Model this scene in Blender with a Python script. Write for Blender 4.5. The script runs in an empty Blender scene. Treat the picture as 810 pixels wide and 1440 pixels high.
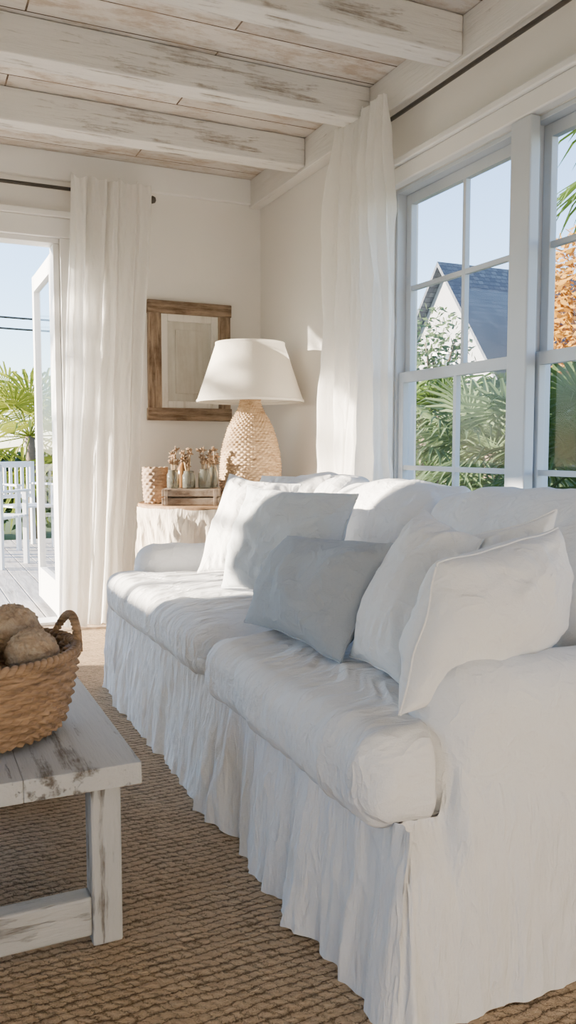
import bpy, bmesh, math, random
from mathutils import Vector, Matrix, noise
random.seed(7)
pi=math.pi
sc=bpy.context.scene
# ------------------------------------------------------------------ helpers
def nz(x,y,z): return noise.noise(Vector((x,y,z)))
def rg(x,y,z): return 1-min(1,abs(nz(x,y,z))*3.2)
def sm(a,b,x):
    t=max(0,min(1,(x-a)/(b-a))); return t*t*(3-2*t)
def lerp(a,b,t): return a+(b-a)*t

class G:
    def __init__(s): s.v=[]; s.f=[]
    def add(s,vs,fs):
        o=len(s.v); s.v+= [tuple(v) for v in vs]; s.f+=[tuple(i+o for i in f) for f in fs]; return s
    def box(s,x0,x1,y0,y1,z0,z1,bev=0.0,M=None):
        bm=bmesh.new(); bmesh.ops.create_cube(bm,size=1)
        for v in bm.verts:
            v.co=Vector(((x0+x1)/2+v.co.x*(x1-x0),(y0+y1)/2+v.co.y*(y1-y0),(z0+z1)/2+v.co.z*(z1-z0)))
        if bev>0: bmesh.ops.bevel(bm,geom=bm.edges[:],offset=bev,segments=2,affect='EDGES',profile=.5)
        if M: bm.transform(M)
        bm.verts.index_update()
        s.add([v.co[:] for v in bm.verts],[[v.index for v in f.verts] for f in bm.faces]); bm.free(); return s
    def lathe(s,prof,cx,cy,n=32):
        vs=[];fs=[]
        for r,z in prof:
            for j in range(n):
                a=2*pi*j/n; vs.append((cx+r*math.cos(a),cy+r*math.sin(a),z))
        for i in range(len(prof)-1):
            for j in range(n):
                k=(j+1)%n; fs.append((i*n+j,i*n+k,(i+1)*n+k,(i+1)*n+j))
        return s.add(vs,fs)
    def tube(s,path,r,n=8,cap=True):
        path=[Vector(p) for p in path]; vs=[];fs=[]
        m=len(path)
        for i,p in enumerate(path):
            t=(path[min(i+1,m-1)]-path[max(i-1,0)])
            if t.length<1e-9: t=Vector((0,0,1))
            t.normalize()
            up=Vector((0,0,1)) if abs(t.z)<.9 else Vector((1,0,0))
            a=t.cross(up).normalized(); b=t.cross(a)
            rr=r(i/(m-1)) if callable(r) else r
            for j in range(n):
                q=2*pi*j/n; vs.append((p+a*math.cos(q)*rr+b*math.sin(q)*rr)[:])
        for i in range(m-1):
            for j in range(n):
                k=(j+1)%n; fs.append((i*n+j,i*n+k,(i+1)*n+k,(i+1)*n+j))
        if cap: fs.append(tuple(range(n))); fs.append(tuple((m-1)*n+j for j in range(n)))
        return s.add(vs,fs)
    def grid(s,fn,nu,nv,closed=False):
        vs=[];fs=[]
        for j in range(nv+1):
            for i in range(nu if closed else nu+1):
                vs.append(fn(i/nu,j/nv))
        w=nu if closed else nu+1
        for j in range(nv):
            for i in range(nu):
                k=(i+1)%w if closed else i+1
                fs.append((j*w+i,j*w+k,(j+1)*w+k,(j+1)*w+i))
        return s.add(vs,fs)
    def softbox(s,lo,hi,r,step=.02,puff=0,fn=None,wr=None):
        n=[max(4,int(round((hi[i]-lo[i])/step))) for i in range(3)]
        idx={};vs=[];fs=[]
        mid=[(lo[i]+hi[i])/2 for i in range(3)]; hf=[(hi[i]-lo[i])/2 for i in range(3)]
        def vert(i,j,k):
            key=(i,j,k)
            if key in idx: return idx[key]
            p=[lo[a]+(hi[a]-lo[a])*c/n[a] for a,c in enumerate(key)]
            c=[min(max(p[a],lo[a]+r),hi[a]-r) for a in range(3)]
            d=Vector(p)-Vector(c)
            nn=d.normalized() if d.length>1e-9 else Vector((0,0,1))
            q=Vector(c)+nn*r
            u=(q.x-mid[0])/hf[0]; v=(q.y-mid[1])/hf[1]; w=(q.z-mid[2])/hf[2]
            if isinstance(puff,(tuple,list)):
                q.x+=puff[0]*(1-v*v)*(1-w*w)*u; q.y+=puff[1]*(1-u*u)*(1-w*w)*v; q.z+=puff[2]*(1-u*u)*(1-v**4)*w
            if wr: q+=nn*wr(q)
            if fn: q=Vector(fn(q))
            idx[key]=len(vs); vs.append(q[:]); return idx[key]
        for a in range(3):
            b,c=(a+1)%3,(a+2)%3
            for side in (0,n[a]):
                for p in range(n[b]):
                    for q in range(n[c]):
                        ks=[]
                        for dp,dq in ((0,0),(1,0),(1,1),(0,1)):
                            k=[0,0,0];k[a]=side;k[b]=p+dp;k[c]=q+dq; ks.append(vert(*k))
                        if side==0: ks.reverse()
                        fs.append(tuple(ks))
        return s.add(vs,fs)

def props(o,label=None,category=None,group=None,kind=None):
    if label: o["label"]=label
    if category: o["category"]=category
    if group: o["group"]=group
    if kind: o["kind"]=kind
def mk(name,g,mat,parent=None,smooth=True,auto=None,fixn=True,**kw):
    xs=[v[0] for v in g.v];ys=[v[1] for v in g.v];zs=[v[2] for v in g.v]
    org=Vector(((min(xs)+max(xs))/2,(min(ys)+max(ys))/2,min(zs)))
    me=bpy.data.meshes.new(name)
    me.from_pydata([(v[0]-org.x,v[1]-org.y,v[2]-org.z) for v in g.v],[],g.f)
    if fixn:
        bm=bmesh.new(); bm.from_mesh(me); bmesh.ops.recalc_face_normals(bm,faces=bm.faces[:]); bm.to_mesh(me); bm.free()
    if smooth:
        for p in me.polygons: p.use_smooth=True
    if auto:
        me.set_sharp_from_angle(angle=math.radians(17))
    me.materials.append(mat)
    o=bpy.data.objects.new(name,me); sc.collection.objects.link(o)
    if parent: o.parent=parent; o.location=org-parent.location
    else: o.location=org
    props(o,**kw); return o
def empty(name,loc,**kw):
    o=bpy.data.objects.new(name,None); o.empty_display_size=.1; o.location=loc
    sc.collection.objects.link(o); props(o,**kw); return o

# ------------------------------------------------------------------ materials
class M:
    def __init__(s,name,rough=.8,spec=.3):
        s.m=bpy.data.materials.new(name); s.m.use_nodes=True
        s.t=s.m.node_tree; s.b=s.t.nodes["Principled BSDF"]; s.out=s.t.nodes["Material Output"]
        s.b.inputs["Roughness"].default_value=rough
        s.b.inputs["Specular IOR Level"].default_value=spec
        s.tc=s.t.nodes.new("ShaderNodeTexCoord")
    def L(s,a,b): s.t.links.new(a,b)
    def map(s,scale=(1,1,1),loc=(0,0,0)):
        n=s.t.nodes.new("ShaderNodeMapping"); n.inputs["Scale"].default_value=scale; n.inputs["Location"].default_value=loc
        s.L(s.tc.outputs["Object"],n.inputs[0]); return n.outputs[0]
    def noise(s,vec,scale,detail=4,rough=.55,dist=0):
        n=s.t.nodes.new("ShaderNodeTexNoise"); s.L(vec,n.inputs["Vector"])
        n.inputs["Scale"].default_value=scale;n.inputs["Detail"].default_value=detail
        n.inputs["Roughness"].default_value=rough;n.inputs["Distortion"].default_value=dist
        return n.outputs["Fac"]
    def ramp(s,fac,stops):
        n=s.t.nodes.new("ShaderNodeValToRGB"); s.L(fac,n.inputs[0]); e=n.color_ramp.elements
        while len(e)<len(stops): e.new(.5)
        for i,(p,c) in enumerate(stops):
            e[i].position=p; e[i].color=(*c,1) if len(c)==3 else c
        return n.outputs[0]
    def mix(s,fac,a,b,mode='MIX'):
        n=s.t.nodes.new("ShaderNodeMix"); n.data_type='RGBA'; n.blend_type=mode
        for inp,v in ((n.inputs[0],fac),(n.inputs[6],a),(n.inputs[7],b)):
            if isinstance(v,bpy.types.NodeSocket): s.L(v,inp)
            elif isinstance(v,(int,float)): inp.default_value=v
            else: inp.default_value=(*v,1)
        return n.outputs[2]
    def math(s,op,a,b=None):
        n=s.t.nodes.new("ShaderNodeMath"); n.operation=op
        for i,v in enumerate((a,b)):
            if v is None: continue
            if isinstance(v,(int,float)): n.inputs[i].default_value=v
            else: s.L(v,n.inputs[i])
        return n.outputs[0]
    def col(s,c):
        if isinstance(c,bpy.types.NodeSocket): s.L(c,s.b.inputs["Base Color"])
        else: s.b.inputs["Base Color"].default_value=(*c,1)
    def bump(s,h,strength=.3,dist=.01,prev=None):
        n=s.t.nodes.new("ShaderNodeBump"); n.inputs["Strength"].default_value=strength; n.inputs["Distance"].default_value=dist
        s.L(h,n.inputs["Height"])
        if prev: s.L(prev,n.inputs["Normal"])
        s.L(n.outputs[0],s.b.inputs["Normal"]); return n.outputs[0]
    def ridge(s,vec,scale,dist=.8,pw=2.0):
        n=s.noise(vec,scale,2,.45,dist)
        a=s.math('ABSOLUTE',s.math('SUBTRACT',n,.5))
        a=s.math('SUBTRACT',1.0,s.math('MINIMUM',s.math('MULTIPLY',a,5.0),1.0))
        return s.math('POWER',a,pw)

def linen(name,c,trans=0,weave=1.0,wscale=(1,1,1),crush=1.0):
    k=M(name,.92,.12)
    v=k.map()
    n=k.noise(v,3,3); d=tuple(x*.95 for x in c)
    k.col(k.mix(n,d,c))
    w=k.map(wscale)
    a=k.ridge(w,6,.7,1.3); a2=k.ridge(k.map(wscale,(3,7,1)),15,.8,1.3); a3=k.noise(w,24,5,.6,.5)
    fine=k.noise(k.map((1,1,.25)),420,2); fine2=k.noise(k.map((.25,.25,1)),420,2)
    hh=k.math('ADD',k.math('ADD',k.math('MULTIPLY',a,.5),k.math('MULTIPLY',a2,.45)),k.math('MULTIPLY',a3,.9))
    b1=k.bump(hh,min(1,.54*crush),.011)
    b2=k.bump(k.math('ADD',fine,fine2),.4*weave,.0015,b1)
    if trans:
        tr=k.t.nodes.new("ShaderNodeBsdfTranslucent"); tr.inputs[0].default_value=(*c,1); k.L(b2,tr.inputs["Normal"])
        mx=k.t.nodes.new("ShaderNodeMixShader"); mx.inputs[0].default_value=trans
        k.L(k.b.outputs[0],mx.inputs[1]); k.L(tr.outputs[0],mx.inputs[2]); k.L(mx.outputs[0],k.out.inputs[0])
    return k.m
def wood(name,paint,raw,axis=0,lo=.42,hi=.6,sc_=6,rough=.7,bump=.35,dist=.4):
    k=M(name,rough,.25)
    s=[6,6,6]; s[axis]=.6
    v=k.map(tuple(s))
    g=k.noise(v,sc_,8,.65,dist); big=k.noise(k.map((1.3,1.3,1.3)),3.1,5,.7)
    m=k.math('ADD',k.math('MULTIPLY',g,.65),k.math('MULTIPLY',big,.35))
    rawc=k.mix(g,tuple(x*.6 for x in raw),raw)
    pc=k.mix(big,tuple(x*.85 for x in paint),paint)
    f=k.ramp(m,[(lo,(0,0,0)),(hi,(1,1,1))])
    k.col(k.mix(f,rawc,pc)); k.bump(k.math('ADD',g,k.math('MULTIPLY',f,.4)),bump,.008)
    return k.m
W_=(.77,.775,.785)
m_linen=linen("white_linen",W_,crush=.9)
m_seat=linen("white_linen_seat",W_,wscale=(.5,1.6,1),crush=1.15)
m_skirt=linen("white_linen_skirt",W_,wscale=(1.8,1.8,.45),crush=1.05)
m_pwhite=linen("cushion_linen_white",(.78,.775,.77),crush=.8)
m_pgrey=linen("cushion_linen_pale_grey",(.57,.60,.62),crush=.8)
m_pblue=linen("cushion_linen_blue_grey",(.38,.405,.43),crush=.75)
m_curt=linen("sheer_linen",(.95,.94,.92),trans=.6,wscale=(1.5,1.5,.4),crush=.8)
m_shade=linen("lampshade_linen",(.83,.79,.71),trans=.3,crush=.1)
m_canvas=linen("canvas_cloth",(.62,.55,.46),wscale=(1.5,1.5,.5))
k=M("plaster_wall",.9,.15); v=k.map(); n=k.noise(v,2.2,5); k.col(k.mix(n,(.74,.715,.68),(.80,.78,.745))); k.bump(k.noise(v,9,6,.65),.25,.01); m_wall=k.m
k=M("painted_trim",.55,.3); v=k.map(); n=k.noise(v,5,5); k.col(k.mix(n,(.72,.715,.70),(.80,.795,.78))); k.bump(n,.1,.004); m_trim=k.m
k=M("window_paint",.45,.35); v=k.map(); n=k.noise(v,6,4); k.col(k.mix(n,(.46,.50,.55),(.54,.58,.63))); m_win=k.m  # backlit shade of the white frames is put into this blue-grey
m_beam=wood("whitewashed_beam",(.76,.745,.72),(.42,.36,.30),0,.37,.47,5,.8,1)
m_beamy=wood("whitewashed_header",(.76,.745,.72),(.42,.36,.30),1,.31,.39,5,.8,.8)
m_table=wood("chalky_distressed_wood",(.54,.54,.53),(.26,.22,.18),1,.39,.47,6,.65,.9,.1)
m_tleg=wood("chalky_distressed_wood_upright",(.50,.50,.49),(.22,.18,.14),2,.39,.47,6,.65,.9,.1)
m_tstr=wood("chalky_distressed_wood_rail",(.50,.50,.49),(.22,.18,.14),0,.39,.47,6,.65,.9,.1)
m_frame=wood("weathered_brown_wood",(.38,.285,.20),(.16,.10,.06),2,.40,.58,7,.8,1)
m_framex=wood("weathered_brown_wood_rail",(.38,.285,.20),(.16,.10,.06),0,.40,.58,7,.8,1)
m_crate=wood("aged_crate_wood",(.38,.31,.24),(.22,.15,.10),0,.4,.6,6,.8)
m_top=wood("warm_table_wood",(.46,.29,.16),(.30,.18,.1),0,.4,.6,6,.5)
m_mat=wood("pale_mat_wood",(.78,.75,.69),(.6,.53,.43),2,.3,.5,6,.8)
m_panel=wood("faded_painted_panel",(.66,.65,.59),(.54,.50,.42),2,.30,.60,2,.8)
# ceiling planks
k=M("whitewashed_planks",.8,.2)
br=k.t.nodes.new("ShaderNodeTexBrick"); k.L(k.map(),br.inputs["Vector"])
br.inputs["Scale"].default_value=1; br.inputs["Brick Width"].default_value=1.5; br.inputs["Row Height"].default_value=.19
br.inputs["Mortar Size"].default_value=.004; br.inputs["Mortar Smooth"].default_value=.2
br.inputs["Color1"].default_value=(.76,.73,.69,1);br.inputs["Color2"].default_value=(.58,.54,.50,1);br.inputs["Mortar"].default_value=(.10,.07,.05,1)
g=k.noise(k.map((1.2,5,5)),5,8,.7,.5); bg=k.noise(k.map((1.2,1.8,1)),3,8,.75)
m2=k.math('ADD',k.math('MULTIPLY',g,.42),k.math('MULTIPLY',bg,.58))
f=k.ramp(m2,[(.42,(1,1,1)),(.52,(0,0,0))])
k.col(k.mix(k.math('MULTIPLY',f,.75),br.outputs[0],k.mix(g,(.32,.24,.17),(.60,.48,.37)))); k.bump(k.math('SUBTRACT',k.math('SUBTRACT',g,k.math('MULTIPLY',f,.3)),br.outputs[1]),.7,.01); m_ceil=k.m
# rug
k=M("braided_jute",.95,.1)
sep=k.t.nodes.new("ShaderNodeSeparateXYZ"); k.L(k.map(),sep.inputs[0])
wob=k.noise(k.map(),7,3); wob2=k.noise(k.map((1,1,1),(5,3,0)),36,5,.85); wob3=k.noise(k.map((1,1,1),(1,9,0)),30,4,.8)
yy=k.math('ADD',sep.outputs[1],k.math('ADD',k.math('MULTIPLY',wob,.04),k.math('MULTIPLY',wob2,.024)))
row=k.math('DIVIDE',yy,.023); rf=k.math('FLOOR',row)
rnd=k.t.nodes.new("ShaderNodeTexWhiteNoise"); rnd.noise_dimensions='1D'; k.L(rf,rnd.inputs["W"])
xx=k.math('ADD',k.math('DIVIDE',k.math('ADD',sep.outputs[0],k.math('MULTIPLY',wob3,.06)),.024),k.math('MULTIPLY',rnd.outputs["Value"],7.0))
xx=k.math('ADD',xx,k.math('MULTIPLY',k.math('FRACT',row),.8))
cell=k.t.nodes.new("ShaderNodeTexWhiteNoise"); cell.noise_dimensions='2D'; cv=k.t.nodes.new("ShaderNodeCombineXYZ"); k.L(k.math('FLOOR',xx),cv.inputs[0]); k.L(rf,cv.inputs[1]); k.L(cv.outputs[0],cell.inputs["Vector"])
hy=k.math('SINE',k.math('MULTIPLY',k.math('FRACT',row),pi)); hx=k.math('SINE',k.math('MULTIPLY',k.math('FRACT',xx),pi))
h=k.math('MULTIPLY',k.math('POWER',hy,.7),k.math('POWER',hx,.4))
h=k.math('MULTIPLY',h,k.math('ADD',k.math('MULTIPLY',cell.outputs["Value"],.75),.4))
fib=k.noise(k.map((1,3,1)),150,3,.7)
tan_=k.mix(fib,(.44,.29,.17),(.92,.70,.46)); tan2=k.mix(cell.outputs["Value"],tan_,(.76,.55,.35))
hh=k.math('MULTIPLY',h,k.math('ADD',fib,.6))
k.col(k.mix(k.ramp(hh,[(.03,(0,0,0)),(.42,(1,1,1))]),(.17,.105,.06),tan2)); b1=k.bump(h,1.0,.016); k.bump(fib,.8,.006,b1); m_rug=k.m  # dark brown in the grooves paints in the shade between strands
def wick(name,a,b):
    k=M(name,.7,.3); v=k.map((1,1,5)); n=k.noise(v,24,4,.6); n2=k.noise(k.map((1,1,8)),11,3)
    k.col(k.ramp(k.math('ADD',k.math('MULTIPLY',n,.5),k.math('MULTIPLY',n2,.5)),[(.35,a),(.65,b)])); k.bump(k.noise(k.map((1,1,8)),90,3),.4,.003); return k.m
m_wlamp=wick("natural_wicker",(.27,.17,.09),(.60,.43,.26))
m_wbask=wick("golden_seagrass",(.13,.078,.042),(.46,.30,.175))
m_wpot=wick("brown_wicker",(.22,.14,.09),(.42,.30,.2))
k=M("dry_twine",.95,.1); v=k.map(); n=k.noise(v,22,6,.75,.5)
k.col(k.ramp(n,[(.3,(.22,.145,.09)),(.5,(.42,.31,.21)),(.7,(.58,.47,.34))])); k.bump(k.math('ADD',k.noise(v,60,5,.7),n),1,.007); m_ball=k.m
k=M("dark_iron",.45,.5); k.b.inputs["Metallic"].default_value=.6; k.col(k.mix(k.noise(k.map(),30,3),(.05,.045,.04),(.10,.09,.08))); m_iron=k.m
k=M("clear_pane"); t=k.t
tr=t.nodes.new("ShaderNodeBsdfTransparent"); gl=t.nodes.new("ShaderNodeBsdfGlossy"); gl.inputs["Roughness"].default_value=.02
lw=t.nodes.new("ShaderNodeLayerWeight"); lw.inputs[0].default_value=.5; mx=t.nodes.new("ShaderNodeMixShader")
k.L(k.math('ADD',k.math('MULTIPLY',k.math('POWER',lw.outputs["Facing"],5.0),.25),.008),mx.inputs[0]); k.L(tr.outputs[0],mx.inputs[1]); k.L(gl.outputs[0],mx.inputs[2]); k.L(mx.outputs[0],k.out.inputs[0]); m_glass=k.m
k=M("jar_glass",.05,.5); k.b.inputs["Transmission Weight"].default_value=.9; k.b.inputs["IOR"].default_value=1.3; k.col((.60,.61,.54)); m_jar=k.m
k=M("amber_glass",.1,.5); k.b.inputs["Transmission Weight"].default_value=.5; k.col((.32,.17,.07)); m_amber=k.m
def simple(name,a,b,scale=8,rough=.8,bump=.2,mp=(1,1,1)):
    k=M(name,rough,.2); n=k.noise(k.map(mp),scale,5,.6); k.col(k.mix(n,a,b)); k.bump(n,bump,.01); return k.m
def leafm(name,a,b,scale=6):
    k=M(name,.5,.3); n=k.noise(k.map(),scale,5,.6); c=k.mix(n,a,b); k.col(c)
    tr=k.t.nodes.new("ShaderNodeBsdfTranslucent"); k.L(c,tr.inputs[0]); mx=k.t.nodes.new("ShaderNodeMixShader"); mx.inputs[0].default_value=.35
    k.L(k.b.outputs[0],mx.inputs[1]); k.L(tr.outputs[0],mx.inputs[2]); k.L(mx.outputs[0],k.out.inputs[0]); return k.m
m_deck=wood("weathered_deck",(.50,.48,.46),(.34,.31,.28),1,.35,.6,5)
m_white=simple("white_outdoor_paint",(.66,.67,.68),(.76,.77,.78),6,.5)
m_floor=wood("pale_floorboards",(.55,.42,.30),(.38,.27,.18),1,.35,.6,5)
m_grass=simple("lawn_grass",(.04,.07,.015),(.09,.12,.035),3,.9)
m_leafy=leafm("sunny_palm_leaf",(.13,.18,.015),(.34,.36,.05))
m_leafg=leafm("palm_leaf",(.025,.06,.010),(.10,.16,.03))
m_leafd=leafm("grey_green_palm_leaf",(.035,.07,.03),(.15,.21,.10))
m_hedge=leafm("hedge_leaf",(.015,.04,.008),(.08,.12,.025),5)
m_autumn=leafm("autumn_leaf",(.30,.13,.015),(.54,.31,.05),5)
m_bark=simple("bark",(.12,.09,.065),(.24,.18,.13),14,.9,.6,(1,1,3))
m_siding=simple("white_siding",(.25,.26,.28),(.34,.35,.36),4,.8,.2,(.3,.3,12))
k=M("grey_shingles",.9,.1); br=k.t.nodes.new("ShaderNodeTexBrick"); k.L(k.map(),br.inputs["Vector"]); br.inputs["Scale"].default_value=4
br.inputs["Color1"].default_value=(.075,.085,.105,1);br.inputs["Color2"].default_value=(.13,.145,.165,1);br.inputs["Mortar"].default_value=(.05,.055,.07,1); k.col(br.outputs[0]); m_roof=k.m
m_dkwin=simple("dark_pane",(.06,.08,.10),(.12,.15,.18),3,.2,0)
m_bristle=simple("dried_flower",(.12,.07,.04),(.30,.20,.12),30)
m_twig=simple("dried_stems",(.25,.17,.10),(.42,.32,.2),20)

# ------------------------------------------------------------------ room shell
S=dict(kind="structure")
X1,Y1,ZC=2.0,4.75,2.6
WA,WB=.84,3.21
mk("floor",G().box(-2.72,2.12,-1.72,4.87,-.06,0),m_floor,smooth=False,label="pale wooden floorboards under the jute rug",**S)
mk("ceiling",G().box(-2.72,2.12,-1.72,4.87,ZC,ZC+.08),m_ceil,smooth=False,label="whitewashed plank ceiling with brown wear",**S)
g=G(); g.box(X1,2.12,WB,4.87,0,ZC); g.box(X1,2.12,-1.72,WA,0,ZC); g.box(X1,2.12,WA,WB,0,.47); g.box(X1,2.12,WA,WB,2.13,ZC)
mk("wall_right",g,m_wall,smooth=False,label="cream plaster wall with sash windows",**S)
DX0,DX1,DZ=-2.0,.80,2.15
g=G(); g.box(DX1,2.0,Y1,4.87,0,ZC); g.box(-2.6,DX0,Y1,4.87,0,ZC); g.box(DX0,DX1,Y1,4.87,DZ,ZC)
mk("wall_back",g,m_wall,smooth=False,label="cream plaster wall with doorway to the deck",**S)
g=G()
for (a,b,c,d) in ((4.64,4.87,0,ZC),(.5,4.00,0,ZC),(4.00,4.64,0,1.28),(4.00,4.64,2.05,ZC),(-1.72,-.8,0,ZC),(-.8,.5,0,.7),(-.8,.5,2.2,ZC)): g.box(-2.72,-2.6,a,b,c,d)  # both gaps in this unseen wall are added for sun and fill light
mk("wall_left",g,m_wall,smooth=False,label="cream plaster side wall with two window openings",**S)
g=G()
for yy in (4.015,4.32,4.625): g.box(-2.68,-2.64,yy-.015,yy+.015,1.28,2.05)
for zz in (1.30,1.66,2.03): g.box(-2.675,-2.645,4.00,4.64,zz-.015,zz+.015)
mk("window_4",g,m_win,smooth=False,label="painted divided window frame in the side wall",**S)  # unseen window added so sun reaches the far sofa end in divided patches
mk("wall_front",G().box(-2.6,2.0,-1.72,-1.6,0,ZC),m_wall,smooth=False,label="cream plaster wall across the room",**S)
mk("trim_1",G().box(1.925,1.999,-1.6,4.749,2.44,ZC-.001,.004),m_beamy,auto=40,label="whitewashed header board along the window wall",**S)
mk("trim_2",G().box(-2.6,1.924,4.715,4.749,2.455,ZC-.001,.004),m_trim,auto=40,label="painted header board on the cream wall",**S)
g=G(); g.box(1.955,1.999,WA-.07,WB+.08,2.131,2.204,.006); g.box(1.94,1.999,WA-.09,WB+.10,2.205,2.235,.006)
g.box(1.965,1.999,WB-.005,WB+.065,.47,2.13,.006); g.box(1.965,1.999,WA-.06,WA+.01,.47,2.13,.006)
mk("trim_3",g,m_trim,auto=40,label="white painted window casing",**S)
mk("trim_4",G().box(1.955,2.0,2.285,2.388,.47,2.129,.006),m_win,auto=40,label="painted mullion post between sash windows",**S)
mk("trim_5",G().box(1.955,2.0,1.55,1.65,.47,2.129,.006),m_win,auto=40,label="painted mullion post between sash windows",**S)
mk("trim_6",G().box(1.90,2.098,WA-.09,WB+.09,.435,.468,.006),m_trim,auto=40,label="white painted window sill",**S)
def window(i,y0,y1):
    g=G()
    fx0,fx1=2.001,2.10
    g.box(fx0,fx1,y0,y0+.018,.471,2.129,.002);g.box(fx0,fx1,y1-.018,y1-.001,.471,2.129,.002)
    g.box(fx0,fx1,y0+.0181,y1-.0181,2.112,2.129,.002);g.box(fx0,fx1,y0+.0181,y1-.0181,.471,.49,.002)
    def sash(x0,x1,z0,z1):
        st=.045
        a,b=y0+.0185,y1-.0185
        st2=.040
        g.box(x0,x1,a,a+st2,z0,z1,.003);g.box(x0,x1,b-st2,b,z0,z1,.003)
        g.box(x0+.001,x1-.001,a+st2-.001,b-st2+.001,z1-st,z1-.001);g.box(x0+.001,x1-.001,a+st2-.001,b-st2+.001,z0+.001,z0+st)
        ym=(a+b)/2; zm=(z0+z1)/2
        g.box(x0+.004,x1-.004,ym-.010,ym+.010,z0+st-.001,z1-st+.001);g.box(x0+.005,x1-.005,a+st2-.001,b-st2+.001,zm-.010,zm+.010)
    sash(2.045,2.075,1.295,2.111); sash(2.012,2.042,.491,1.335)
    w=mk("window_%d"%i,g,m_win,smooth=False,label="white painted double hung sash window with divided panes",**S)
    gg=G(); gg.box(2.059,2.061,y0+.03,y1-.03,1.33,2.08); gg.box(2.026,2.028,y0+.03,y1-.03,.52,1.30)
    mk("window_glass",gg,m_glass,parent=w,smooth=False,label="clear divided glass panes")
window(1,2.341,3.21);window(2,1.602,2.339);window(3,.84,1.60)
for i,y in enumerate([-.75,-.05,.62,1.29,1.96,2.63,3.31,3.97]):
    b=mk("ceiling_beam",G().box(-2.6,1.924,y,y+.115,2.452,ZC-.002,.006),m_beam,auto=40,label="whitewashed rough timber ceiling beam",category="ceiling beam",group="ceiling beams")
# door
g=G(); g.box(.766,.799,4.752,4.869,0,DZ-.031,.003); g.box(DX0+.001,DX0+.035,4.752,4.869,0,DZ-.031,.003); g.box(DX0+.001,.799,4.752,4.869,DZ-.03,DZ-.001,.003)
g.box(DX0-.06,.86,4.72,4.7495,DZ-.004,DZ+.10,.004); g.box(.801,.87,4.725,4.7495,0,DZ-.005,.004); g.box(DX0+.036,.765,4.75,4.90,0.001,.02,.004)
g.box(DX0-.06,.86,4.70,4.7495,DZ+.101,DZ+.135,.004)
mk("trim_7",g,m_trim,auto=40,label="white painted door frame and head casing",**S)
g=G(); x0,x1=.775,.815
ya,yb=4.90,5.66
g.box(x0,x1,ya,ya+.07,.02,2.10); g.box(x0,x1,yb-.07,yb,.02,2.10); g.box(x0+.001,x1-.001,ya+.069,yb-.069,2.0,2.099); g.box(x0+.001,x1-.001,ya+.069,yb-.069,.021,.22)
d=mk("door_1",g,m_trim,smooth=False,label="white framed glass door standing open onto the deck",**S)
mk("door_glass",G().box(.793,.797,ya+.06,yb-.06,.2,2.02),m_glass,parent=d,smooth=False,label="clear glass door pane")
mk("baseboard_back",G().box(.88,1.999,4.728,4.749,0,.11,.003),m_trim,auto=40,label="white baseboard",**S)
mk("baseboard_right",G().box(1.978,1.999,.0,4.727,0,.11,.003),m_trim,auto=40,label="white baseboard",**S)
g=G(); g.softbox((-1.7,-1.2,.0),(1.95,4.5,.014),.006,step=.3)
mk("jute_rug",g,m_rug,label="chunky braided natural jute rug under sofa and table",category="rug")

# ------------------------------------------------------------------ sofa
sofa=empty("sofa",(1.25,2.25,0),label="white slipcovered linen sofa with loose wrinkled skirt below windows",category="sofa")
def wseat(p):
    a=.009*nz(p.x*2.0,p.y*4,p.z*3)+.006*rg(p.x*1.8+.8*nz(p.x*4,p.y*4,0),p.y*8,p.z*3)+.005*rg(p.x*2.6,p.y*17+nz(p.x*4,p.y*4,2),p.z*4+3)+.003*nz(p.x*4,p.y*36,p.z*8)
    return a+.007*nz(p.x*3,p.y*3,p.z*3)-.006
def warm(p): return .009*nz(p.x*3.5,p.y*3.5,p.z*1.8)+.005*rg(p.x*4+nz(p.z*4,0,0),p.y*5,p.z*2)+.003*rg(p.x*10,p.y*10,p.z*3)-.006
SY0,SY1=1.13,3.36
mk("sofa_base",G().box(.78,1.80,SY0+.04,SY1-.04,.03,.36),m_linen,parent=sofa,smooth=False)
def cushion_fn(y0,y1,near):
    def f(p):
        x,y,z=p
        w=sm(.80,.88,x)
        if near:
            e=lerp(y0,y0+.15,w); y=e+(y-y0)*(y1-e)/(y1-y0)
            c=sm(y1-.16,y1,y)
        else:
            e=lerp(y1,y1-.15,w); y=y0+(y-y0)*(e-y0)/(y1-y0)
            c=sm(y0+.16,y0,y)
        z-= .024*c*c*(1 if z>.42 else -.8); x+= .024*c*c*(1-sm(.7,.9,x))
        return (x,y,z)
    return f
for (x0,y0,y1,near,dz) in ((.682,1.15,2.072,True,.006),(.710,2.082,3.31,False,0)):
    g=G(); g.softbox((x0,y0,.350),(1.42,y1,.502+dz),.050,step=.0112,puff=(.012,.004,.024),fn=cushion_fn(y0,y1,near),wr=wseat)
    mk("seat_cushion",g,m_seat,parent=sofa)
def afn(p): return (p.x,p.y,p.z-(.022*sm(.85,1.25,p.x)*sm(.2,.6,p.z)))
for (ya,yb) in ((SY0,SY0+.195),(SY1-.195,SY1)):
    g=G(); g.softbox((.828,ya,.05),(1.80,yb,.616),.085,step=.0132,puff=(.010,.014,.008),wr=warm,fn=afn)
    mk("armrest",g,m_linen,parent=sofa)
g=G(); g.softbox((1.58,SY0+.01,.28),(1.84,SY1-.01,.80),.09,step=.025,puff=(.01,0,.01),wr=warm)
mk("backrest",g,m_linen,parent=sofa)
def bfn(p): 
    return (p.x+(p.z-.5)*.38,p.y,p.z)
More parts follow.
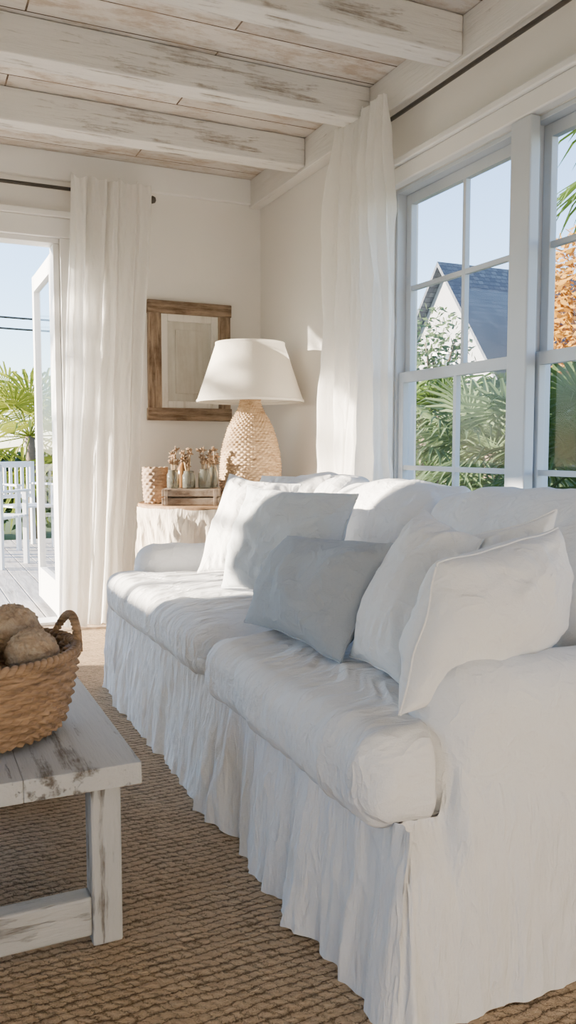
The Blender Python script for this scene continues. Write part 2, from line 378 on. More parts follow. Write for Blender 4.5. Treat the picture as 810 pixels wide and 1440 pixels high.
for j,(y0,y1) in enumerate(((1.34,2.12),(2.11,2.75),(2.74,3.24))):
    def wb(p,j=j): return .026*nz(p.x*3.2+j*9,p.y*3.2,p.z*3.5)+.012*nz(p.x*7,p.y*7+j,p.z*7)+.009*rg(p.x*4.5,p.y*4.5+j,p.z*5)+.004*rg(p.x*10,p.y*10+j,p.z*9)-.008
    g=G(); g.softbox((1.30,y0,.50),(1.54,y1,.868),.070,step=.0135,puff=(.045,.0,.016),fn=bfn,wr=wb)
    mk("back_cushion",g,m_linen,parent=sofa)
def skirt(name,p0,p1,nrm,top=.372,amp=.016,flare=.03,seed=0,topfn=None,start=0.0):
    p0=Vector(p0);p1=Vector(p1);n=Vector(nrm);Ln=(p1-p0).length
    def fn(u,v):
        s=u*Ln; tp=topfn(s) if topfn else top; z=lerp(tp,.014,v)
        q=v**.8
        sw=s+.030*nz(s*4,z*3.5,seed)
        f=1.0*nz(sw*5+seed,z*1.0,seed)+.8*nz(sw*13+seed,z*1.5,3.3)+.4*nz(sw*32,z*1.8,seed)+.6*(rg(sw*11,z*1.4,seed+7)-.5)
        f*=.75+.8*abs(nz(s*2.5,seed,5))*2
        cr=.6*(rg(s*9+z*3,z*6,seed+1)-.5)+.35*(rg(s*16-z*4,z*9,seed+4)-.5)+.3*nz(s*42,z*10,seed)
        d=flare*q+amp*(.16+.84*q)*f+.0075*cr*(.5+.5*sm(0,.2,v))
        d+=.004*math.exp(-v*9)*math.sin(s*160+4*nz(s*8,0,0))
        d+=start*(1-sm(0,.35,v))
        hem=.008*nz(s*6,0,seed)*v
        p=p0+(p1-p0)*u+n*d
        return (p.x,p.y,max(.0145,z+hem))
    g=G(); g.grid(fn,int(Ln/.006),48)
    return mk(name,g,m_skirt,parent=sofa,fixn=False)
FX=.740
skirt("skirt",(FX,SY1+.012,0),(FX,SY0-.012,0),(-1,0,0),seed=2.0,amp=.020,flare=.035,top=.365)
skirt("skirt",(FX-.004,SY0-.002,0),(1.82,SY0-.002,0),(0,-1,0),seed=9.0,amp=.015,flare=.024,topfn=lambda s:lerp(.362,.51,sm(.085,.13,s)),start=-.035)
skirt("skirt",(FX,SY1+.002,0),(1.82,SY1+.002,0),(0,1,0),seed=5.0,amp=.012)
g=G()
def cfn(u,v):
    a=u*pi/2; z=lerp(.36,.016,v); r=.004+.032*v+.007*math.sin(u*pi*3)*v
    return (FX+.006-math.cos(a)*r,SY0+.004-math.sin(a)*r,z)
g.grid(cfn,14,20); mk("skirt_pleat",g,m_skirt,parent=sofa,fixn=False)

# ------------------------------------------------------------------ throw pillows
def pillow(TL,TR,BR,BL,T,mat,label,seed,kk=.07,ee=.44,ag=.016,group="throw pillows on the sofa"):
    TL,TR,BR,BL=map(Vector,(TL,TR,BR,BL)); C=(TL+TR+BR+BL)/4
    N=((TR-BL).cross(TL-BR)).normalized()
    if N.dot(Vector((0,0,1))-C)<0: N=-N
    n=60; ids={}; g=G(); vs=[];fs=[]
    def pos(i,j,side):
        s=-1+2*i/n; t=-1+2*j/n
        u=math.sin(s*pi/2); v=math.sin(t*pi/2)
        a=(u+1)/2;b=(v+1)/2
        p=(BL*(1-a)+BR*a)*(1-b)+(TL*(1-a)+TR*a)*b
        k=kk*((1-u*u)*v**4+(1-v*v)*u**4)
        p=p+(C-p)*k
        e=max(0,(1-u*u))*max(0,(1-v*v))
        h=T*e**ee
        w=nz(u*1.2+seed,v*1.2,side*3)*.020+nz(u*3+seed,v*3,side)*.007+.006*(rg(u*1.5+seed,v*1.5+nz(u,v,seed),side)-.4)+.003*(rg(u*3.5+seed,v*3.5+nz(u*2,v,seed),side)-.4)
        ang=math.atan2(v,u); rad=math.hypot(u,v)
        w+=ag*math.sin(ang*9+seed)*nz(ang*3,seed,1)*sm(.4,1.1,rad)
        if side>0: p=p+N*(h+w*min(1,e*4))
        else: p=p-N*(h*.75-w*min(1,e*4))
        return p+Vector((nz(u*2,v*2,seed),nz(v*2,u*2,seed+4),nz(u*2,seed,v*2)))*.006
    for side in (1,-1):
        for i in range(n+1):
            for j in range(n+1):
                bd=i in(0,n) or j in (0,n)
                key=(i,j,0 if bd else side)
                if key not in ids: ids[key]=len(vs); vs.append(pos(i,j,side)[:])
        for i in range(n):
            for j in range(n):
                q=[ids.get((a,b,side),ids.get((a,b,0))) for a,b in ((i,j),(i+1,j),(i+1,j+1),(i,j+1))]
                fs.append(tuple(q if side>0 else q[::-1]))
    g.add(vs,fs)
    o=mk("throw_pillow",g,mat,label=label,category="throw pillow",group=group)
    loop=[vs[ids[(i,0,0)]] for i in range(n)]+[vs[ids[(n,j,0)]] for j in range(n)]+[vs[ids[(n-i,n,0)]] for i in range(n)]+[vs[ids[(0,n-j,0)]] for j in range(n+1)]
    gp=G().tube(loop,.0028,6,False); mk("piping",gp,mat,parent=o)
    return o
pillow((1.35,3.20,.885),(1.50,2.86,.895),(1.32,2.80,.56),(1.20,3.13,.56),.06,m_pwhite,"white linen square pillow tucked against the sofa back",1.3)
pillow((1.17,3.10,.895),(1.33,2.78,.865),(1.14,2.74,.53),(.98,2.95,.53),.085,m_pwhite,"white linen square pillow beside the far armrest in sunlight",2.1,kk=.09,ee=.5)
pillow((1.085,2.70,.868),(1.25,2.20,.862),(1.12,2.13,.53),(.955,2.62,.53),.095,m_pgrey,"pale blue-grey linen square pillow leaning on white pillows",4.4,kk=.09,ee=.5)
pillow((.995,2.165,.745),(1.03,1.60,.785),(.86,1.59,.525),(.82,2.06,.53),.09,m_pblue,"blue-grey linen lumbar pillow on the seat cushions",6.2,kk=.09,ee=.5)
pillow((1.13,1.67,.85),(1.13,1.44,.80),(.89,1.38,.525),(.90,1.62,.53),.085,m_pwhite,"off-white linen pillow next to the blue-grey pillow",8.5,kk=.05)
pillow((1.08,1.50,.79),(1.31,1.42,.860),(1.26,1.43,.56),(1.02,1.46,.56),.06,m_pwhite,"off-white linen pillow hidden behind a larger pillow",3.5,kk=.04)
pillow((.900,1.285,.785),(1.245,1.345,.830),(1.30,1.44,.57),(.772,1.215,.53),.115,m_pwhite,"large off-white linen pillow resting against the near armrest",5.7,kk=.03,ee=.42,ag=.008)

# ------------------------------------------------------------------ curtains
def curtain(ax,top,bot,fixed,zt,zb,nf,amp,seed,label,midw=None):
    g=G()
    def fn(u,v):
        z=lerp(zt,zb,v)
        a0=lerp(top[0],bot[0],v);a1=lerp(top[1],bot[1],v)
        if midw: 
            m=math.sin(pi*v); a0+=midw[0]*m; a1+=midw[1]*m
        uu=u+.09*nz(u*4+seed,v*.7,seed)+.02*nz(u*3,v*2.6,seed+5)
        s=2*pi*nf*uu
        am=amp*(.5+.5*sm(0,.12,v))*(.85+1.3*nz(u*5+seed,v*.9,1))
        d=am*math.sin(s)+.45*am*math.sin(s*2.3+seed+3*nz(u*3,v*1.5,2))+.014*(rg(u*8+seed,v*2.6,2)-.5)+.008*(rg(u*10,v*8,4)-.5)+.004*nz(u*30,v*16,seed)
        w=a0+(a1-a0)*u+.012*math.cos(s)+.012*nz(u*3,v*4,9+seed)
        z+= .014*math.sin(s*1.0)*math.exp(-v*25)+ .012*nz(u*9,0,seed)*(1-v)
        if v>.97: d+=.03*(v-.97)/.03*nz(u*8,seed,3)
        return (w,fixed+d,z) if ax=='x' else (fixed+d,w,z)
    g.grid(fn,280,190)
    return mk("curtain",g,m_curt,fixn=False,label=label,category="curtain")
curtain('x',(.835,1.275),(.72,1.12),4.61,2.455,.015,5,.036,3.0,"sheer white linen curtain pooling on the floor beside the door",midw=(.0,.02))
curtain('y',(3.08,3.54),(2.97,3.80),1.865,2.48,.10,5.5,.036,11.0,"sheer white linen curtain beside the sash windows",midw=(-.02,-.03))
r1=mk("curtain_rod",G().tube([(-2.2,4.685,2.40),(1.30,4.685,2.40)],.010,12),m_iron,label="dark iron curtain rod above the deck door",category="curtain rod")
g=G(); g.lathe([(.001,-.022),(.016,-.016),(.022,0),(.016,.016),(.001,.022)],0,0,16)
g.v=[(1.31+z,4.685+y,2.40+x) for x,y,z in g.v]; mk("finial",g,m_iron,parent=r1,label="round iron finial")
g=G(); g.tube([(1.29,4.685,2.40),(1.29,4.714,2.40)],.006); mk("bracket",g,m_iron,parent=r1)
r2=mk("curtain_rod",G().tube([(1.935,3.52,2.405),(1.935,-.6,2.405)],.009,12),m_iron,label="thin dark iron curtain rod above the windows",category="curtain rod")
for yy in (3.50,1.9,.2):
    mk("bracket",G().tube([(1.935,yy,2.405),(1.999,yy,2.405)],.006),m_iron,parent=r2)

# ------------------------------------------------------------------ picture
fr=empty("framed_panel",(1.535,4.74,1.16),label="rustic brown wood frame around a faded painted panel",category="wall art")
def framebox(x0,x1,z0,z1,w,ya,yb,bev=.004):
    g=G(); g.box(x0,x0+w,ya,yb,z0,z1,bev);g.box(x1-w,x1,ya,yb,z0,z1,bev);g.box(x0+w,x1-w,ya,yb,z0,z0+w,bev);g.box(x0+w,x1-w,ya,yb,z1-w,z1,bev); return g
def rough(g):
    g.v=[(x+.003*nz(x*30,z*9,1),y-.003*abs(nz(x*20,z*20,4)),z+.003*nz(x*9,z*30,7)) for x,y,z in g.v]; return g
for (a,b) in ((1.285,1.36),(1.71,1.785)): mk("frame_stile",rough(G().box(a,b,4.705,4.748,1.165,1.845,.005)),m_frame,parent=fr,auto=40)
for (a,b) in ((1.16,1.235),(1.775,1.85)): mk("frame_rail",rough(G().box(1.278,1.792,4.702,4.748,a,b,.005)),m_framex,parent=fr,auto=40)
mk("inner_frame",framebox(1.355,1.715,1.23,1.78,.045,4.718,4.746),m_mat,parent=fr,auto=40,label="paler inner wooden lip")
g=G().box(1.37,1.70,4.735,4.747,1.24,1.77); g.box(1.45,1.62,4.727,4.74,1.32,1.69,.003)
mk("panel",g,m_panel,parent=fr,smooth=False,label="faded grey-green painted board")

# ------------------------------------------------------------------ side table
TX,TY,TR=1.50,4.28,.39
st=empty("side_table",(TX,TY,0),label="round wooden side table draped in beige canvas skirt",category="side table")
mk("table_top",G().lathe([(0.001,.68),(TR-.01,.68),(TR,.685),(TR,.70),(TR-.006,.706),(.001,.706)],TX,TY,64),m_top,parent=st,auto=40,label="warm brown wooden round top")
g=G()
def tfn(u,v):
    a=u*2*pi; ca,sa=math.cos(a),math.sin(a)
    f=math.sin(a*7+3*nz(ca*2,sa*2,0))+.8*nz(ca*6,sa*6,v*2)+.6*rg(ca*4,sa*4,v*3)
    t=v
    z=lerp(.690,.02,t)+.008*nz(ca*5,sa*5,3)*(1-t)
    r=TR+.004+ .040*sm(0,.2,t)*(f*.5-.35)+.012*(rg(ca*7,sa*7,t*5)-.5)*sm(0,.1,t)-.012*t
    return (TX+r*ca,TY+r*sa,z)
g.grid(tfn,340,60,closed=True); mk("table_skirt",g,m_canvas,parent=st,fixn=False,label="beige canvas cloth hanging in folds")

def wicker(cx,cy,prof,rows,stakes,amp,mat,name,parent=None,wob=.0,base=.5,**kw):
    P=[Vector((r,z)) for r,z in prof]; Ls=[0]
    for a,b in zip(P,P[1:]): Ls.append(Ls[-1]+(b-a).length)
    tot=Ls[-1]; nv=rows*6; nu=stakes*5
    def at(t):
        d=t*tot
        for i in range(len(P)-1):
            if d<=Ls[i+1]+1e-9:
                f=(d-Ls[i])/max(1e-9,Ls[i+1]-Ls[i]); p=P[i].lerp(P[i+1],f); tg=(P[i+1]-P[i]).normalized(); return p,Vector((tg.y,-tg.x))
        return P[-1],Vector((1,0))
    def fn(u,v):
        a=u*2*pi; ca,sa=math.cos(a),math.sin(a)
        p,nn=at(v)
        rw=(v+wob*nz(ca*2.5,sa*2.5,v*5))*rows; ri=math.floor(rw); fr=rw-ri
        h=amp*(max(0,math.sin(pi*fr))**.6)*(base+(1-base)*math.cos(a*stakes/2+pi*ri+.8*nz(ca*3,sa*3,ri*.7)))*(1+.5*nz(ca*4,sa*4,ri*1.3))
        r=p.x+nn.x*h; z=p.y+nn.y*h
        return (cx+r*ca,cy+r*sa,z)
    g=G(); g.grid(fn,nu,nv,closed=True)
    return mk(name,g,mat,parent=parent,fixn=False,**kw)

# lamp
LX,LY=1.69,4.16
lamp=empty("table_lamp",(LX,LY,.706),label="bottle-shaped wicker table lamp with cream tapered linen shade",category="table lamp")
prof=[(.02,.7125),(.138,.7125),(.158,.73),(.163,.80),(.162,.90),(.154,.98),(.140,1.04),(.119,1.105),(.096,1.15),(.072,1.19),(.056,1.225),(.050,1.265)]
wicker(LX,LY,prof,54,60,.0075,m_wlamp,"lamp_base",parent=lamp,label="woven natural wicker bottle base",wob=.010,base=.5)
g=G(); g.lathe([(.050,1.260),(.03,1.266),(.012,1.268),(.012,1.30),(.02,1.30),(.02,1.34),(.001,1.34)],LX,LY,20)
g.tube([(LX+.02,LY,1.30),(LX+.055,LY,1.38),(LX+.05,LY,1.48),(LX,LY,1.55),(LX-.05,LY,1.48),(LX-.055,LY,1.38),(LX-.02,LY,1.30)],.003)
mk("lamp_stem",g,m_iron,parent=lamp,label="dark metal stem and harp")
g=G(); n=72
zb,zt,rb,rt=1.245,1.560,.286,.183
g.lathe([(rb,zb),(rb+.003,zb),(rb+.003,zb+.012),(rb-.002,zb+.014),(rt+.003,zt-.014),(rt+.003,zt),(rt,zt)],LX,LY,n)
mk("lamp_shade",g,m_shade,parent=lamp,auto=35,fixn=False,label="cream linen tapered shade")
g=G(); 
for a in range(3): g.tube([(LX,LY,1.548),(LX+rt*math.cos(a*2.09),LY+rt*math.sin(a*2.09),1.552)],.002)
mk("shade_spider",g,m_iron,parent=lamp)

# crate, jars, pot
R_=Vector((.9085,-.418,0)); F_=Vector((.418,.9085,0))
def rotM(cx,cy,z): 
    return Matrix(((R_.x,F_.x,0,cx),(R_.y,F_.y,0,cy),(0,0,1,z),(0,0,0,1)))
CX,CY=1.345,4.12
Mx=rotM(CX,CY,.7065)
g=G()
for zz in (0.0,.042):
    g.box(-.145,.145,-.085,-.075,zz+.004,zz+.038,.002,Mx);g.box(-.145,.145,.075,.085,zz+.004,zz+.038,.002,Mx)
    g.box(-.145,-.135,-.075,.075,zz+.004,zz+.038,.002,Mx);g.box(.135,.145,-.075,.075,zz+.004,zz+.038,.002,Mx)
g.box(-.143,.143,-.083,.083,0.001,.008,.001,Mx); g.box(-.143,.143,-.083,.083,.076,.084,.001,Mx)
for sx in (-.13,.12): g.box(sx,sx+.016,-.09,-.083,0.001,.084,.001,Mx)
mk("wooden_crate",g,m_crate,auto=40,label="small aged slatted wooden crate on the side table",category="crate")
def jar(px,py,z,r,h,mat=None):
    p=Mx@Vector((px,py,0)); e=empty("glass_jar",(p.x,p.y,z),label="clear glass jar holding dried stems and flowers",category="jar",group="jars on the crate")
    g=G(); pr=[(.001,z+.001),(r*.9,z+.001),(r,z+.006),(r,z+h*.75),(r*.8,z+h*.86),(r*.78,z+h),(r*.72,z+h),(r*.74,z+h*.85),(r*.93,z+h*.73),(r*.93,z+.008),(.001,z+.006)]
    g.lathe(pr,p.x,p.y,24); mk("jar_body",g,mat or m_jar,parent=e)
    g=G(); g2=G()
    for q in range(8):
        a=random.uniform(0,6.28); l=random.uniform(.11,.19)
        b=Vector((p.x,p.y,z+.01)); t=b+Vector((math.cos(a)*.035*random.random(),math.sin(a)*.03*random.random(),l))
        g.tube([b,b.lerp(t,.5),t],.002,6)
        for w_ in range(10):
            d=Vector((random.gauss(0,1),random.gauss(0,1),random.gauss(.5,1))).normalized()
            g2.tube([t,t+d*.011,t+d*.021],lambda s:.006*(1-.8*s)+.0008,5)
    mk("stems",g,m_twig,parent=e,label="thin brown dried stems")
    mk("dried_flowers",g2,m_bristle,parent=e,label="small dark brown dried flower heads",kind="stuff")
zc=.792
jar(-.095,-.02,zc,.032,.095); jar(-.012,-.035,zc,.034,.09); jar(.07,-.03,zc,.034,.10); jar(.105,.045,zc,.026,.11)
p=Mx@Vector((-.05,.045,0))
g=G(); g.lathe([(.001,zc+.001),(.030,zc+.001),(.032,zc+.01),(.032,zc+.10),(.014,zc+.13),(.013,zc+.16),(.016,zc+.162),(.001,zc+.162)],p.x,p.y,24)
mk("amber_bottle",g,m_amber,label="amber glass bottle standing on the crate",category="bottle")
wicker(1.200,4.30,[(.01,.712),(.055,.712),(.062,.74),(.066,.82),(.066,.895),(.062,.898),(.058,.892),(.057,.80),(.05,.73),(.005,.725)],26,24,.005,m_wpot,"wicker_pot",label="small brown wicker pot on the side table",category="pot")
g=G(); 
for i in range(26):
    a=random.uniform(-1.2,1.2); l=random.uniform(.03,.08)
    b=Mx@Vector((random.uniform(.18,.2),random.uniform(-.10,-.04),.003)); g.tube([b,b+Vector((math.cos(a)*l*.5,math.sin(a)*l*.4,.01+l*.25)),b+Vector((math.cos(a)*l*.8,math.sin(a)*l*.6,.01))],.0015,4)
mk("dried_sprig",g,m_twig,label="tangle of dried brown stems on the side table",category="dried stems",kind="stuff")

# ------------------------------------------------------------------ coffee table
ct=empty("coffee_table",(.07,2.05,0),label="chalky white distressed wooden coffee table on the jute rug",category="coffee table")
TX0,TX1,TY0,TY1,TZ=-.27,.400,1.555,2.50,.387
g=G(); w=(TX1-TX0)/3
for i in range(3): g.box(TX0+i*w+.0002,TX0+(i+1)*w-.0002,TY0,TY1,TZ-.044,TZ,.0025)
mk("table_top",g,m_table,parent=ct,auto=40,label="plank top with worn white paint")
for (lx,ly) in ((TX1-.095,TY0+.03),(TX0+.035,TY0+.03),(TX1-.095,TY1-.09),(TX0+.035,TY1-.09)):
    mk("leg",G().box(lx,lx+.06,ly,ly+.06,.014,TZ-.044,.005),m_tleg,parent=ct,auto=40)
g=G(); g.box(TX0+.095,TX1-.095,TY0+.035,TY0+.08,.035,.115,.005)
mk("stretcher",g,m_tstr,parent=ct,auto=40)
g=G(); g.box(TX0+.095,TX1-.095,TY1-.08,TY1-.035,.035,.115,.005); mk("stretcher",g,m_tstr,parent=ct,auto=40)
# basket
BX,BY=.12,1.855
bk=empty("wicker_basket",(BX,BY,TZ),label="round golden seagrass basket with looped handles on the table",category="basket")
pr=[(.01,TZ+.014),(.165,TZ+.016),(.178,TZ+.027),(.192,TZ+.07),(.203,TZ+.12),(.210,TZ+.165),(.208,TZ+.178),(.198,TZ+.175),(.192,TZ+.12),(.178,TZ+.06),(.16,TZ+.026),(.005,TZ+.024)]
wicker(BX,BY,pr,72,70,.008,m_wbask,"basket_body",parent=bk,wob=.026,base=.5)
g=G()
for ph in (0,pi):
    path=[(BX+(.209+.005*math.cos(t*40+ph))*math.cos(t),BY+(.209+.005*math.cos(t*40+ph))*math.sin(t),TZ+.180+.006*math.sin(t*40+ph)) for t in [i*2*pi/240 for i in range(241)]]
    g.tube(path,.0075,7,False)
mk("basket_rim",g,m_wbask,parent=bk,label="braided rim")
for ac in (math.radians(12),math.radians(192)):
    g=G()
    for k3 in range(4):
        path=[]
        for i in range(61):
            s=i/60; t=ac+(s-.5)*.72; z=TZ+.165+.070*math.sin(pi*s)**.8
            q=s*30+k3*1.57
            path.append((BX+(.212+.006*math.cos(q))*math.cos(t),BY+(.212+.006*math.cos(q))*math.sin(t),z+.006*math.sin(q)))
        g.tube(path,.0048,7)
    mk("handle",g,m_wbask,parent=bk,label="twisted loop handle")
def ball(x,y,z,r,sd):
    g=G()
    def fn(u,v):
        a=u*2*pi;b=(v-.5)*pi
        d=Vector((math.cos(b)*math.cos(a),math.cos(b)*math.sin(a),math.sin(b)))
        rr=r*(1+.06*nz(d.x*2+sd,d.y*2,d.z*2)+.03*nz(d.x*5+sd,d.y*5,d.z*5)-.03*rg(d.x*2.5+sd,d.y*2.5,d.z*2.5))
        for q in range(6):
            ax=Vector((nz(q*3.1,sd,.5),nz(q*1.7,sd+5,.2),nz(q*2.3,sd+9,.7))).normalized()
            t=d.dot(ax); rr+=r*.016*math.sin(t*36+q)
        return (x+d.x*rr,y+d.y*rr,z+d.z*rr)
    g.grid(fn,110,60,closed=True)
    mk("decorative_ball",g,m_ball,fixn=False,label="rough tan twine ball resting in the basket",category="decorative ball",group="twine balls in the basket")
ball(.228,1.79,.565,.055,1);ball(.20,1.905,.59,.062,4);ball(.10,1.79,.568,.058,7);ball(.07,1.925,.575,.058,9);ball(-.002,1.83,.56,.048,12)
ball(.17,1.85,.465,.050,15);ball(.05,1.86,.46,.048,18);ball(.19,1.95,.465,.042,20);ball(.12,1.755,.46,.042,22);ball(.11,1.965,.47,.044,25)

# ------------------------------------------------------------------ outside
g=G()
for i in range(20): g.box(-1.45+i*.146,-1.45+i*.146+.140,4.905,9.6,-.05,-.02,.004)
mk("wooden_deck",g,m_deck,auto=40,label="sun-bleached grey plank deck outside the door",category="deck")
mk("lawn",G().box(-40,60,-20,90,-.5,-.37),m_grass,smooth=False,label="green garden lawn around the house",category="lawn")
def chair(cx,cy,rot):
    e=empty("patio_chair",(cx,cy,-.02),label="white slatted wooden patio chair on the deck",category="chair",group="white patio chairs on the deck")
    Mt=Matrix.Translation((cx,cy,-.02))@Matrix.Rotation(rot,4,'Z')
    g=G()
    for i in range(5): g.box(-.22,.22,-.22+i*.088,-.22+i*.088+.078,.42,.44,.003,Mt)
    mk("seat",g,m_white,parent=e,auto=40)
    g=G(); 
    g.box(-.22,.22,.20,.225,.82,.88,.003,Mt); g.box(-.22,.22,.20,.225,.50,.54,.003,Mt)
    for i in range(6): g.box(-.19+i*.066,-.16+i*.066,.205,.222,.54,.82,.002,Mt)
    mk("backrest",g,m_white,parent=e,auto=40)
    for x,y,h in ((-.22,-.22,.64),(.18,-.22,.64),(-.22,.19,.88),(.18,.19,.88)):
        mk("leg",G().box(x,x+.04,y,y+.04,0,h,.003,Mt),m_white,parent=e,auto=40)
    for x in (-.235,.175): mk("armrest",G().box(x,x+.06,-.24,.22,.64,.66,.004,Mt),m_white,parent=e,auto=40)
chair(.66,7.55,2.5); chair(1.1,8.85,.4)
e=empty("patio_table",(.3,8.7,-.02),label="white wooden patio table between the chairs",category="table")
g=G()
for i in range(6): g.box(-.02+i*.107,.08+i*.107,8.35,9.05,.68,.70,.003)
mk("table_top",g,m_white,parent=e,auto=40)
for x in (.01,.54):
    for y in (8.4,8.96): mk("leg",G().box(x,x+.05,y,y+.05,-.02,.68,.003),m_white,parent=e,auto=40)

def fan_leaf(g,base,d,Lp,Lb,droop,nb=20,spread=1.9):
    d=d.normalized(); side=d.cross(Vector((0,0,1)));
    if side.length<.1: side=Vector((1,0,0))
    side.normalize(); hub=base+d*Lp+Vector((0,0,-droop*.25*Lp))
    g.tube([base,base+d*Lp*.5+Vector((0,0,.02)),hub],.009,5)
    up=side.cross(d).normalized()
    for i in range(nb):
        a=-spread+2*spread*i/(nb-1); l=Lb*(.65+.35*math.cos(a*.6))*random.uniform(.9,1.08)
        bd=(d*math.cos(a)+side*math.sin(a)).normalized(); wd=bd.cross(up).normalized(); w=.020*Lb/.6
        p0=hub; p1=hub+bd*l*.45+Vector((0,0,-droop*l*.08)); p2=hub+bd*l*.8+Vector((0,0,-droop*l*.28)); p3=hub+bd*l+Vector((0,0,-droop*l*.55))
        vs=[p0,p1+wd*w,p1-up*w*.5,p1-wd*w,p2+wd*w*.6,p2-up*w*.3,p2-wd*w*.6,p3]
        g.add(vs,[(0,1,2),(0,2,3),(1,4,5,2),(2,5,6,3),(4,7,5),(5,7,6)])
def fan_palm(x,y,zc_,n,Lp,Lb,mat,label,zg=-.368,tr=.08):
    e=empty("fan_palm",(x,y,zg),label=label,category="palm tree")
    g=G(); g.tube([(x,y,zg),(x,y,zg+.05),(x+.02,y,lerp(zg,zc_,.5)),(x,y,zc_)],lambda s:tr*(1-.25*s),12); mk("trunk",g,m_bark,parent=e)
    g=G()
    for i in range(n):
        a=i*2.399+random.uniform(-.2,.2); el=lerp(1.25,-.5,(i+.5)/n)
        d=Vector((math.cos(a)*math.cos(el),math.sin(a)*math.cos(el),math.sin(el)))
        fan_leaf(g,Vector((x,y,zc_)),d,Lp*random.uniform(.8,1.15),Lb*random.uniform(.85,1.1),random.uniform(.5,1.1))
    mk("fronds",g,mat,parent=e,smooth=False,fixn=False)
fan_palm(1.45,11.1,1.15,30,.85,.85,m_leafy,"sunlit yellow-green fan palm beyond the deck")
fan_palm(4.25,5.35,.95,32,.5,.55,m_leafd,"grey-green fan palm outside the windows")
fan_palm(3.45,3.35,.92,30,.42,.45,m_leafg,"green fan palm outside the windows")
fan_palm(5.2,7.7,1.2,26,.6,.65,m_leafg,"green fan palm outside the windows")
fan_palm(5.6,4.3,3.6,26,.8,.8,m_leafg,"tall fan palm with drooping fronds outside the windows",tr=.11)
fan_palm(-4.1,6.6,2.6,9,.5,.5,m_leafg,"slender palm beside the deck throwing dappled shade",tr=.04)
def leafblob(g,c,r,n,s):
    for i in range(n):
        v=Vector((random.gauss(0,1),random.gauss(0,1),random.gauss(0,1))).normalized()*(random.random()**.4)
        p=Vector(c)+Vector((v.x*r[0],v.y*r[1],v.z*r[2]))
        a=Vector((random.uniform(-1,1),random.uniform(-1,1),random.uniform(-1,1))).normalized(); b=a.orthogonal().normalized()
        g.add([p-a*s,p+b*s*.5,p+a*s,p-b*s*.5],[(0,1,2,3)])
def tree(x,y,zc_,r,n,s,mat,label,tw=.12):
    e=empty("leafy_tree",(x,y,-.368),label=label,category="tree")
    g=G(); g.tube([(x,y,-.368),(x,y,-.3),(x+.1,y,zc_*.5),(x,y,zc_)],lambda q:tw*(1-.5*q),10)
    for a in range(5): g.tube([(x,y,zc_*.7),(x+math.cos(a*1.25)*r[0]*.6,y+math.sin(a*1.25)*r[1]*.6,zc_+r[2]*.3)],lambda q:tw*.4*(1-.7*q),6)
    mk("trunk",g,m_bark,parent=e)
    g=G(); leafblob(g,(x,y,zc_),r,n,s); mk("foliage",g,mat,parent=e,smooth=False,fixn=False)
tree(9.75,9.65,3.15,(1.2,1.15,1.35),5000,.08,m_autumn,"orange autumn tree beyond the garden")
tree(6.45,9.35,2.15,(.55,.55,.75),900,.055,m_leafd,"small grey-green tree in front of the neighbouring house",tw=.05)
def hedge(x0,x1,y0,y1,h,n,s,label):
    g=G()
    for i in range(n):
        px,py=random.uniform(x0,x1),random.uniform(y0,y1)
        top=h+.30*nz(px*.9,py*.9,0)+.12*nz(px*3,py*3,1)
        p=Vector((px,py,-.36+s+(top+.30)*random.random()**.6))
        a=Vector((random.uniform(-1,1),random.uniform(-1,1),random.uniform(-1,1))).normalized(); b=a.orthogonal().normalized()
        g.add([p-a*s,p+b*s*.5,p+a*s,p-b*s*.5],[(0,1,2,3)])
    mk("hedge",g,m_hedge,smooth=False,fixn=False,label=label,category="hedge",kind="stuff")
hedge(6.9,7.9,3,13,1.85,20000,.08,"leafy green hedge in front of the neighbouring house")
hedge(-4,6,13.5,14.3,1.0,9000,.09,"leafy green hedge behind the deck")
h=empty("neighbour_house",(11.5,12.2,-.37),label="white clapboard house with steep grey shingle roof",category="house")
g=G(); xa,xb,ya,yb,ze,zp=9.0,16,11.1,14.3,2.25,4.3; ym=(ya+yb)/2
g.add([(xa,ya,-.36),(xa,yb,-.36),(xa,yb,ze),(xa,ym,zp),(xa,ya,ze),(xb,ya,-.36),(xb,yb,-.36),(xb,yb,ze),(xb,ym,zp),(xb,ya,ze)],
 [(0,1,2,3,4),(5,9,8,7,6),(0,4,9,5),(1,6,7,2)])
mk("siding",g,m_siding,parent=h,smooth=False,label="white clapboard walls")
g=G()
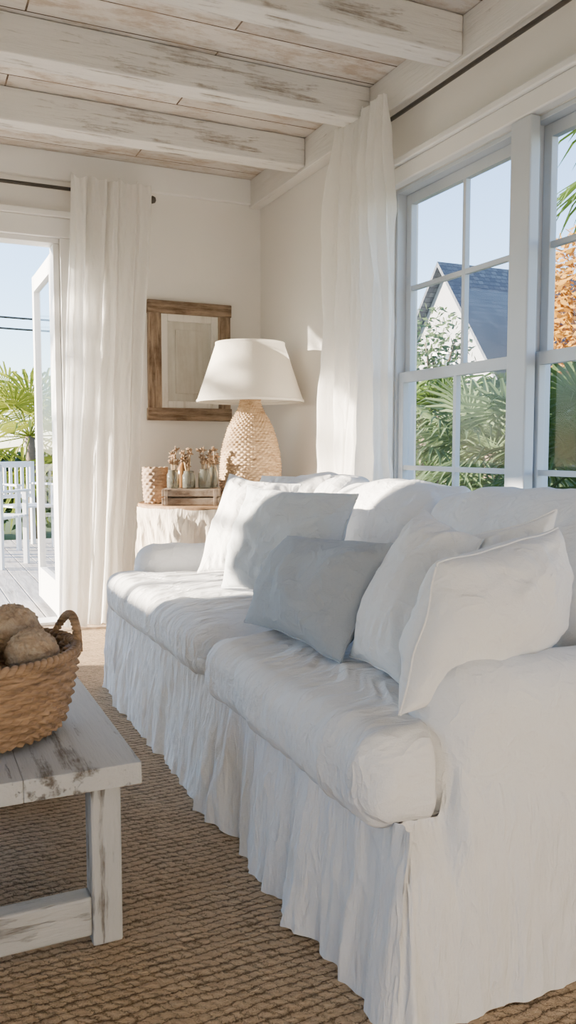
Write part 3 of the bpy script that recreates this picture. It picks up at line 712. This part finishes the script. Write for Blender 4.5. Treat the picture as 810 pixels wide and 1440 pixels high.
for yy,s in ((ya,-1),(yb,1)):
    o=.22; sl=(zp-ze)/(ym-ya)
    g.add([(xa-.2,ym,zp+.05),(xb+.2,ym,zp+.05),(xb+.2,yy+s*o,ze-sl*o+.05),(xa-.2,yy+s*o,ze-sl*o+.05),
           (xa-.2,ym,zp-.04),(xb+.2,ym,zp-.04),(xb+.2,yy+s*o,ze-sl*o-.04),(xa-.2,yy+s*o,ze-sl*o-.04)],
          [(0,1,2,3),(4,7,6,5),(0,3,7,4),(2,6,7,3),(1,5,6,2),(0,4,5,1)])
mk("roof",g,m_roof,parent=h,smooth=False,label="steep grey shingle roof")
g=G().box(xa-.02,xa+.01,ym-.3,ym+.3,1.7,2.7); mk("house_window",g,m_dkwin,parent=h,smooth=False,label="dark paned gable window")
g=G(); 
for (a,b,c,d_) in ((ym-.36,ym-.3,1.64,2.76),(ym+.3,ym+.36,1.64,2.76),(ym-.3,ym+.3,1.64,1.70),(ym-.3,ym+.3,2.70,2.76),(ym-.02,ym+.02,1.7,2.7)): g.box(xa-.04,xa,a,b,c,d_)
mk("house_window_trim",g,m_white,parent=h,smooth=False)
for i,z in enumerate((3.35,3.15)):
    pts=[(-8+s*2,16,z+.0016*(s*2-12)**2*2) for s in range(13)]
    mk("overhead_cable",G().tube(pts,.02,6),m_iron,label="thin dark overhead utility cable",category="cable",group="overhead cables")

# ------------------------------------------------------------------ light
w=bpy.data.worlds.new("World"); sc.world=w; w.use_nodes=True; nt=w.node_tree
bg=nt.nodes["Background"]; sky=nt.nodes.new("ShaderNodeTexSky"); sky.sky_type='NISHITA'; sky.sun_disc=False
sky.sun_elevation=math.radians(38); sky.sun_rotation=math.radians(-67); sky.air_density=1.0; sky.dust_density=.2; sky.ozone_density=3.0
nt.links.new(sky.outputs[0],bg.inputs[0]); bg.inputs[1].default_value=.88
sd=Vector((2.4,-1.0,-.60)).normalized()
L=bpy.data.lights.new("sun","SUN"); L.energy=52.0; L.angle=math.radians(.9); L.color=(1.0,.86,.68)
so=bpy.data.objects.new("sun",L); sc.collection.objects.link(so); so.location=(-6,9,5); so.rotation_euler=sd.to_track_quat('-Z','Y').to_euler()

# ------------------------------------------------------------------ camera
cam=bpy.data.cameras.new("camera"); cam.lens=29.1; cam.sensor_width=36; cam.sensor_fit='AUTO'; cam.clip_start=.05; cam.clip_end=300
co=bpy.data.objects.new("camera",cam); sc.collection.objects.link(co); co.location=(0,0,1.0)
co.rotation_euler=(math.radians(90-4.42),0,math.radians(-24.7)); sc.camera=co
